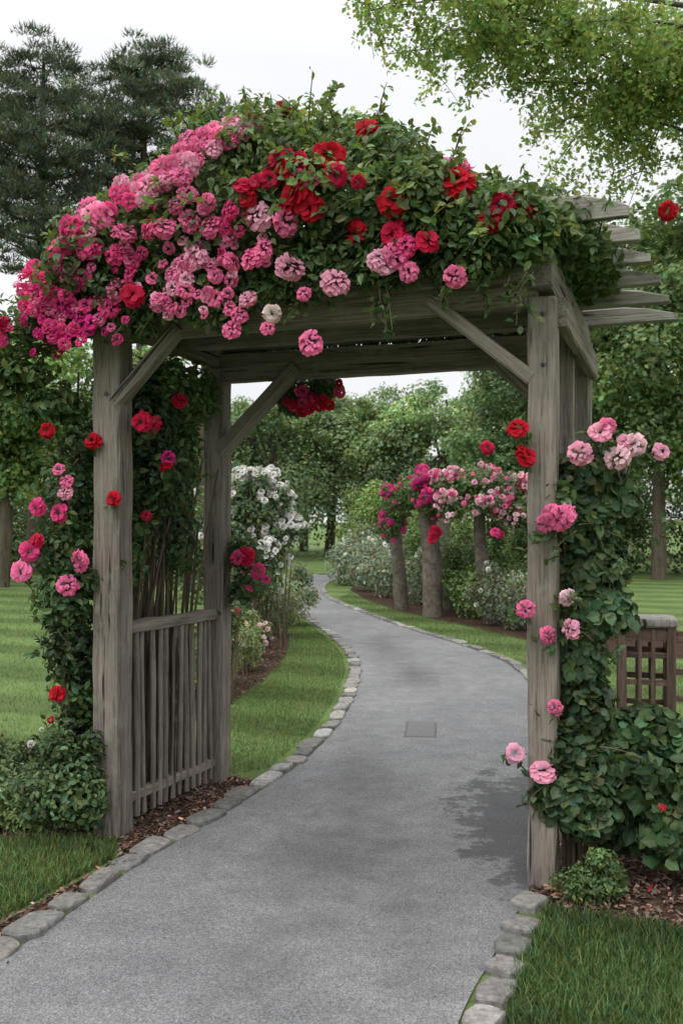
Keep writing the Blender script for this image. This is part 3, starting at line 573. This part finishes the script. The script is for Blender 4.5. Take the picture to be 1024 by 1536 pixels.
def spiky(blobs,k_,rad,amp=.25):
    o=list(blobs)
    for b in blobs:
        for _ in range(k_):
            d=rdir(1)[0]; d[2]=abs(d[2]); o.append((b[0]+d[0]*b[3]*1.0,b[1]+d[1]*b[4]*1.0,b[2]+d[2]*b[5]*1.0,b[3]*rad,b[4]*rad,b[5]*rad*1.1))
    return o
shrub('rose_bush',spiky([(-1.35,4.98,.28,.17,.15,.22),(-1.5,5.05,.22,.15,.15,.18),(-1.25,5.05,.2,.1,.12,.18),(-1.42,5.0,.42,.1,.1,.1)],3,.4),5200,.037,(.066,.105,.044),stems=False)
shrub('low_shrub',spiky([(-1.78,5.3,.15,.2,.2,.16),(-1.95,5.6,.2,.25,.2,.2),(-1.6,5.7,.22,.25,.2,.2),(-2.3,5.5,.2,.3,.3,.22)],3,.4),6000,.036,(.07,.11,.046),flowers=(10,.022,[WHITE]))
shrub('low_shrub.001',[(-1.62,5.12,.08,.16,.12,.09),(-1.85,5.12,.09,.18,.12,.1)],1800,.028,(.10,.14,.05),stems=False)
shrub('small_shrub',spiky([(1.06,4.16,.09,.12,.09,.1),(.98,4.18,.07,.08,.07,.08),(1.13,4.2,.08,.07,.07,.08)],4,.45),1900,.024,(.08,.13,.045),stems=False)
shrub('white_rose_shrub',spiky([(-1.1,12.4,1.75,.42,.4,.45),(-.92,12.5,1.4,.35,.4,.45),(-1.35,12.5,1.3,.5,.5,.6),(-1.0,12.4,1.0,.32,.4,.4),(-1.1,12.3,2.05,.28,.25,.2),(-.70,12.4,1.5,.18,.2,.25),(-1.8,12.6,1.3,.5,.5,.8)],3,.4),14000,.07,(.09,.135,.065),QLEAF,(680,.043,[WHITE,(.8,.81,.79)]))
shrub('boxwood_shrub',spiky([(-1.02,10.6,.25,.22,.3,.28),(-1.25,9.7,.28,.3,.3,.3),(-1.15,11.4,.3,.3,.3,.34),(-1.5,9.2,.3,.35,.3,.32),(-1.7,8.6,.3,.35,.3,.35)],3,.4),9000,.045,(.12,.155,.065),QLEAF,(40,.03,[(.6,.5,.3),PALE]))
shrub('silver_shrub',spiky([(-.92,13.8,.42,.32,.3,.42),(-.80,15,.42,.38,.35,.42),(-1.3,14.5,.45,.4,.4,.45),(-1.1,16.2,.4,.4,.4,.4)],3,.4),8500,.055,(.16,.195,.11),QLEAF)
shrub('rose_bush.001',[(-.98,8.7,.8,.16,.2,.2),(-1.0,8.9,1.05,.12,.2,.2),(-1.1,8.8,.55,.2,.2,.35)],2600,.042,(.08,.12,.045),QLEAF,(14,.030,[HOT,PINK,CRIM]))
shrub('silver_shrub.001',spiky([(.15,24.5,.55,.6,.5,.6),(.7,22.5,.55,.6,.5,.65),(1.0,20.8,.5,.5,.5,.6),(.6,25,.8,.6,.6,.8)],3,.4),10000,.08,(.15,.18,.125),QLEAF,(50,.045,[WHITE]))
shrub('silver_shrub.002',spiky([(1.5,19,.45,.45,.4,.55),(2.6,14.6,.35,.35,.35,.4),(2.9,14.2,.45,.4,.4,.5),(2.4,15.2,.4,.4,.4,.45),(3.3,13.6,.4,.4,.4,.45)],3,.4),10000,.06,(.135,.16,.105),QLEAF,(45,.033,[WHITE]))
shrub('green_shrub',spiky([(2.1,17.6,.7,.5,.5,.8),(2.7,17.,.8,.5,.5,.9),(2.2,16.3,.4,.4,.4,.5),(3.3,15.5,.6,.6,.5,.8),(1.5,20,.8,.5,.5,.8)],3,.4),13000,.08,(.085,.135,.045),QLEAF)
shrub('green_shrub.001',spiky([(.6,27,1.3,.8,.8,1.0),(1.5,26,1.4,1,.8,1.1),(1.0,27,1.9,.8,.7,.6),(2.5,25,1.3,1,1,1.2)],4,.4),14000,.11,(.13,.19,.06),QLEAF)
# ------------------------------------------------------------------ second rose arbor
ar=empty('rose_arbor')
pts=[(1.52,16.6,1.9,.16),(1.05,17.9,1.8,.12),(2.35,16.2,2.0,.11),(1.95,18.2,1.9,.12)]
for i,(x,y_,h,r_) in enumerate(pts):
    z=np.linspace(-.05,h,12); q=np.c_[x+.03*np.sin(z*2+i)-.05*z,y_+0*z,z]
    mk('pillar_%d'%i,[tube(q,r_*(1.08-.16*z/h),10,wob=.008)],[M_pillar],ar)
def plank(nm,a,b): board(nm,a,b,.14,.08,Z3,ar,M_wood)
plank('beam_a',(1.0,18.0,1.9),(1.5,16.4,1.95)); plank('beam_b',(1.9,18.3,2.),(2.4,16.,2.05)); plank('beam_c',(1.1,16.55,1.98),(3.1,16.2,2.12)); plank('beam_d',(.8,17.9,1.98),(2.6,18.2,2.12))
B1=[(.95,17.0,1.90,.30,.5,.35),(.88,17.1,1.55,.22,.4,.3),(1.2,16.7,2.1,.30,.5,.28),(1.38,16.5,2.15,.25,.4,.3),(1.5,16.2,1.85,.28,.3,.25)]
B2=[(1.75,16.2,2.1,.38,.5,.28),(2.15,16.1,2.25,.42,.5,.30),(2.6,16.0,2.15,.42,.5,.30),(3.0,15.9,1.92,.35,.5,.36),(1.75,15.9,1.80,.25,.3,.22),(3.0,15.7,1.6,.32,.4,.35),(2.3,15.8,1.88,.35,.35,.2),(2.75,15.8,1.75,.3,.3,.25),(3.6,16.0,1.8,.5,.5,.5)]
B1=spiky(B1,3,.35); B2=spiky(B2,3,.35)
def fcl(B,n_,r_,cols):
    bb=[]; Bn=np.array(B)
    for i in range(n_):
        k=Bn[int(rng.integers(len(Bn)))]; d=rdir(1)[0]; d[1]=-abs(d[1]) if rng.random()<.6 else d[1]; d/=np.linalg.norm(d)
        bb.append((k[:3]+d*k[3:6]*rng.uniform(.92,1.08),r_*rng.uniform(.6,1.3),cols[int(rng.integers(len(cols)))],'small'))
    return blooms(bb,np.array([-.1,-.85,.45]))
p=[blobleaves(B1+B2,16000,.070,(.10,.165,.055),QLEAF,0,.35,.28,.5)]+fcl(B1,340,.043,[MAG,HOT,(.60,.04,.28)])+fcl(B2,860,.043,[PINK,LPINK,PALE,LPINK,PALE,PALE,HOT])
p+=blooms([((2.33,15.95,2.78),.12,CRIM,'rose'),((1.5,15.9,1.42),.11,CRIM,'rose'),((1.45,15.9,1.3),.08,CRIM,'rose'),((2.42,15.6,1.42),.09,HOT,'rose'),((2.5,15.6,1.38),.07,HOT,'rose')],np.array([0,-1,.2]))
p.append(tube(bez((2.3,16.2,2.3),(2.3,16.,2.5),(2.33,16,2.75),6),.01,5,(1,1,1),2))
mk('climbing_rose.005',p,[M_leaf,M_petal,M_cane])
# ------------------------------------------------------------------ trees
def treeparts(x,y,h,rx,zlo,nleaf,ls,col,tr=.2,lobes=30,ry=None,T=QLEAF,lobr=.36,gain=1.85):
    ry=ry or rx; zc=(h+zlo)/2; rz=(h-zlo)/2
    d=rdir(lobes); rr=rng.uniform(.35,1,lobes)**.6*(1-lobr*.8)
    c=np.array([x,y,zc])+d*np.array([rx,ry,rz])*rr[:,None]
    R_=lobr*min(rx,rz)*rng.uniform(.5,1.15,lobes)
    B=np.c_[c,R_,R_,R_*.7]; B2=[]
    for b in B:
        for _ in range(4):
            d2=rdir(1)[0]; d2[2]=abs(d2[2])*.8; k=rng.uniform(.28,.5); B2.append((*(b[:3]+d2*b[3:6]),b[3]*k,b[4]*k,b[5]*k))
    B=np.vstack([B,B2])
    p=[blobleaves(B,nleaf,ls,col,T,0,.3,.25,.7,lobecol=.26,gain=gain)]
    top=np.array([x+rng.normal(0,.3),y,zc+rz*.5]); b=np.array([x,y,-.1])
    z=bez(b,(b+top)/2+[rng.normal(0,.25),0,0],top,12); p.append(tube(z,np.linspace(tr,tr*.25,12),9,(1,1,1),1,tr*.04))
    for i in range(min(lobes,14)):
        s=z[int(rng.integers(3,10))]; p.append(tube(bez(s,(s+c[i])/2+[0,0,.15*rz],c[i],7),np.linspace(tr*.38,tr*.06,7),6,(1,1,1),1))
    return p
mk('deciduous_tree',treeparts(-8.2,24,7.0,2.6,1.6,24000,.15,(.105,.155,.055),.22),[M_leaf,M_bark])
mk('deciduous_tree.001',treeparts(-5.6,27,7.2,2.3,1.0,18000,.16,(.09,.138,.050),.2),[M_leaf,M_bark])
mk('deciduous_tree.002',treeparts(-11.5,26,7.6,2.8,1.4,14000,.17,(.09,.142,.048),.22),[M_leaf,M_bark])
mk('deciduous_tree.003',treeparts(8.6,27,12.0,3.6,.6,42000,.17,(.085,.130,.050),.22,54,lobr=.32),[M_leaf,M_bark])
mk('deciduous_tree.004',treeparts(12.5,29,12.6,4,.6,22000,.21,(.075,.12,.046),.3,40),[M_leaf,M_bark])
mk('deciduous_tree.005',treeparts(5.9,31,9.8,3.0,.6,28000,.17,(.068,.110,.048),.25,40),[M_leaf,M_bark])
dt=[]
for x,y_,h,r_ in [(-26,50,10.5,5),(-20,46,10,4.5),(-15,48,9.8,4.5),(-10.5,45,9,4),(-6.6,47,9.2,3.8),(-3.2,44,8.9,3.2),(-.6,46,9.8,3.0),(2.0,44,8.8,2.8),(4.3,43,9.0,2.8),(1.2,52,9.6,4),(-2,52,10,4),(7,40,10.4,3.4),(11,42,11,4),(16,40,12,4.5),(21,42,12,5),(27,44,12,5)]:
    cc=[(.092,.130,.062),(.106,.146,.066),(.084,.120,.062),(.098,.136,.058)][int(rng.integers(4))]  # distance haze painted into the leaf colours: paler, less saturated greens
    dt+=treeparts(x,y_,h,r_,.3,14000,.20,cc,.25,32,gain=2.1)
B=[]
for x in np.arange(-27,28,1.3):
    for q in range(3):
        hh=rng.uniform(1.2,2.6); B.append((x+rng.normal(0,.5),39.5+rng.normal(0,1.0)+q*1.6,hh*.9+q*.9,1.3,1.1,hh))
dt.append(blobleaves(B,46000,.19,(.078,.115,.052),QLEAF,0,.35,gain=1.35,lobecol=.3))
mk('distant_trees',dt,[M_leaf,M_bark])
B=[(x+rng.normal(0,.3),30.0+rng.normal(0,.6)+abs(x-9)*.1,1.1,.95,.8,rng.uniform(1.3,2.3)) for x in np.arange(5.2,20,.85)]
mk('hedge_shrubbery',[blobleaves(spiky(B,3,.4),34000,.14,(.070,.108,.044),QLEAF,0,.3,gain=1.2,lobecol=.3)],[M_leaf])
B=[(x+rng.normal(0,.3),31.5+rng.normal(0,.6),1.0,1.0,.8,rng.uniform(1.2,2.4)) for x in np.arange(-20,-3.0,.95)]
mk('hedge_shrubbery.001',[blobleaves(spiky(B,3,.4),26000,.15,(.072,.11,.045),QLEAF,0,.3,gain=1.2,lobecol=.3)],[M_leaf])
def pine(name,x,y,h,spread,zlow,seed):
    p=[]; lean=rng.normal(0,.3); tr=np.c_[np.linspace(x,x+lean,14),np.full(14,y),np.linspace(-.1,h,14)]
    p.append(tube(tr,np.linspace(.30,.05,14),9,(1,1,1),1,.012)); P=[];N=[];S=[];C=[]
    z=zlow
    while z<h:
        f=(z-zlow)/(h-zlow); reach=spread*(.55+.75*f if f<.45 else .89*max(0.,1-((f-.45)/.58)**1.7)**.6+.06)*rng.uniform(.75,1.15)
        reach=max(reach,.45)
        for k in range(int(rng.integers(4,7))):
            an=rng.uniform(0,6.283); L_=reach*rng.uniform(.6,1.1); s=np.array([x+lean*z/h,y,z]); e=s+np.array([math.cos(an)*L_,math.sin(an)*L_,L_*rng.uniform(.08,.4)])
            q=bez(s,(s+e)/2+[0,0,-.08*L_],e,8); p.append(tube(q,np.linspace(.06,.015,8)*(1.2-f),5,(1,1,1),1))
            for t in np.linspace(.35 if f>.25 else .6,1,int(4+L_*2.3)):
                c=np.array([np.interp(t,np.linspace(0,1,8),q[:,i]) for i in range(3)])+rng.normal(0,1,3)*[.32,.32,.15]
                n_=85; d=rdir(n_); d[:,2]=np.abs(d[:,2])*.9+.1
                P.append(c+d*[.38,.38,.2]*rng.uniform(.2,1,(n_,1))); N.append(d+[0,0,.45]+rng.normal(0,.3,(n_,3))); S.append(rng.uniform(.12,.22,n_)); C.append(vary((.110,.145,.095),n_,.25)*math.exp(rng.normal(0,.28)))
        z+=rng.uniform(.32,.55)
    T=(NEED[0]*[3.2,1,1],NEED[1],NEED[2])
    p.append(inst(T,np.concatenate(P),np.concatenate(N),np.concatenate(S),np.concatenate(C),0))
    return mk(name,p,[M_needle,M_bark])
pine('pine_tree',-9.2,30,15.6,2.9,9.2,1); pine('pine_tree.001',-6.5,32,16.2,2.9,9.6,2); pine('pine_tree.002',-4.6,33,15.0,2.2,9.0,3)
# overhanging tree
op=[]; tb_=np.array([5.0,10.2,0.]); tp_=np.array([4.6,10.0,9.5]); tz=bez(tb_,(4.9,10.1,5),tp_,16); op.append(tube(tz,np.linspace(.24,.08,16),10,(1,1,1),1,.008))
LP_=[];LN=[];LS_=[];LC=[]
ends=[(.0,8.9,6.3),(.4,9.4,6.0),(.2,8.6,6.0),(.8,8.4,6.2),(1.5,9.6,5.8),(1.3,9.2,6.3),(2.1,8.6,5.9),(2.5,9.8,5.6),(2.9,9.0,5.9),(3.2,9.6,5.4),(.9,9.6,6.6),(3.0,10.4,4.9),(2.2,10.8,5.3),(3.6,9.4,4.8),(3.8,10.6,5.4),(4.2,9.0,6.0),(2.7,10,6.3),(1.9,9.4,6.2),(6.5,9,7),(6.8,11,6.5),(5.5,12.5,7)]
for e in ends:
    e=np.array(e); s=tz[int(rng.integers(7,14))]; q=bez(s,(s+e)/2+[0,0,.6],e,16); op.append(tube(q,np.linspace(.036,.004,16),6,(1,1,1),1))
    for k in range(16):
        t=rng.uniform(.3,1)**.7; c=np.array([np.interp(t,np.linspace(0,1,16),q[:,i]) for i in range(3)])
        d=rng.normal(0,1,3)*[1,1,.5]+[-.3,0,-.05]; d/=np.linalg.norm(d); L_=rng.uniform(.3,.8); q2=bez(c,c+d*L_*.6,c+d*L_+[0,0,-.2],7); op.append(tube(q2,np.linspace(.006,.0025,7),4,(1,1,1),1))
        for w_ in range(10):
            t2=rng.uniform(.1,1); c2=np.array([np.interp(t2,np.linspace(0,1,7),q2[:,i]) for i in range(3)]); n_=int(rng.integers(10,18))
            d2=rng.normal(0,1,3); d2/=np.linalg.norm(d2); tt_=rng.uniform(0,.26,(n_,1))
            LP_.append(c2+d2*tt_+rng.normal(0,.035,(n_,3))); nn=rng.normal(0,.7,(n_,3)); nn[:,2]+=.7; LN.append(nn); LS_.append(rng.uniform(.038,.075,n_)); LC.append(vary((.28,.37,.13),n_,.2))
op.append(inst(QLEAF,np.concatenate(LP_),np.concatenate(LN),np.concatenate(LS_),np.concatenate(LC),0))
mk('maple_tree',op,[leafmat('light_leaf',.5,tint=(1.1,1.15,.7)),M_bark])
# ------------------------------------------------------------------ world / light
w=bpy.data.worlds.new('World'); sc.world=w; w.use_nodes=True; nt=w.node_tree
for n_ in list(nt.nodes): nt.nodes.remove(n_)
sky=nt.nodes.new('ShaderNodeTexSky'); sky.sky_type='NISHITA'; sky.sun_disc=False; sky.sun_elevation=R(52); sky.sun_rotation=R(215); sky.air_density=1; sky.dust_density=4
hs=nd(nt,'ShaderNodeHueSaturation',Saturation=.25); lk(nt,sky.outputs[0],hs.inputs['Color'])
tc=nt.nodes.new('ShaderNodeTexCoord').outputs['Generated']; sp=nt.nodes.new('ShaderNodeSeparateXYZ'); lk(nt,tc,sp.inputs[0])
g=ramp(nt,sp.outputs[2],[(.0,(.335,.340,.348)),(.42,(.355,.361,.373)),(1,(1,1,1))])
cl=ramp(nt,noise(nt,tc,2.6,5,.5),[(.3,.90),(.7,1.06)])
gm=mix(nt,1.0,g,cl,'MULTIPLY'); sc20=mix(nt,1.0,gm,(30,30,30),'MULTIPLY')
fin=mix(nt,.90,hs.outputs[0],sc20)
bg=nd(nt,'ShaderNodeBackground',Strength=.1); lk(nt,fin,bg.inputs[0]); wo=nt.nodes.new('ShaderNodeOutputWorld'); lk(nt,bg.outputs[0],wo.inputs[0])
sd=bpy.data.lights.new('sun','SUN'); sd.energy=1.3; sd.angle=R(40); sd.color=(1,.975,.94); so=bpy.data.objects.new('sun',sd); sc.collection.objects.link(so)
so.rotation_euler=Vector((.45,.62,-1.0)).to_track_quat('-Z','Y').to_euler()
cam=bpy.data.cameras.new('camera'); co=bpy.data.objects.new('camera',cam); sc.collection.objects.link(co)
cam.sensor_fit='VERTICAL'; cam.sensor_height=36; cam.sensor_width=24; cam.lens=35; cam.shift_y=.0085; cam.clip_end=2000; cam.clip_start=.05
co.location=(0,0,1.6); co.rotation_euler=(R(90),0,0); cam.dof.use_dof=True; cam.dof.focus_distance=5.0; cam.dof.aperture_fstop=5.0
sc.camera=co
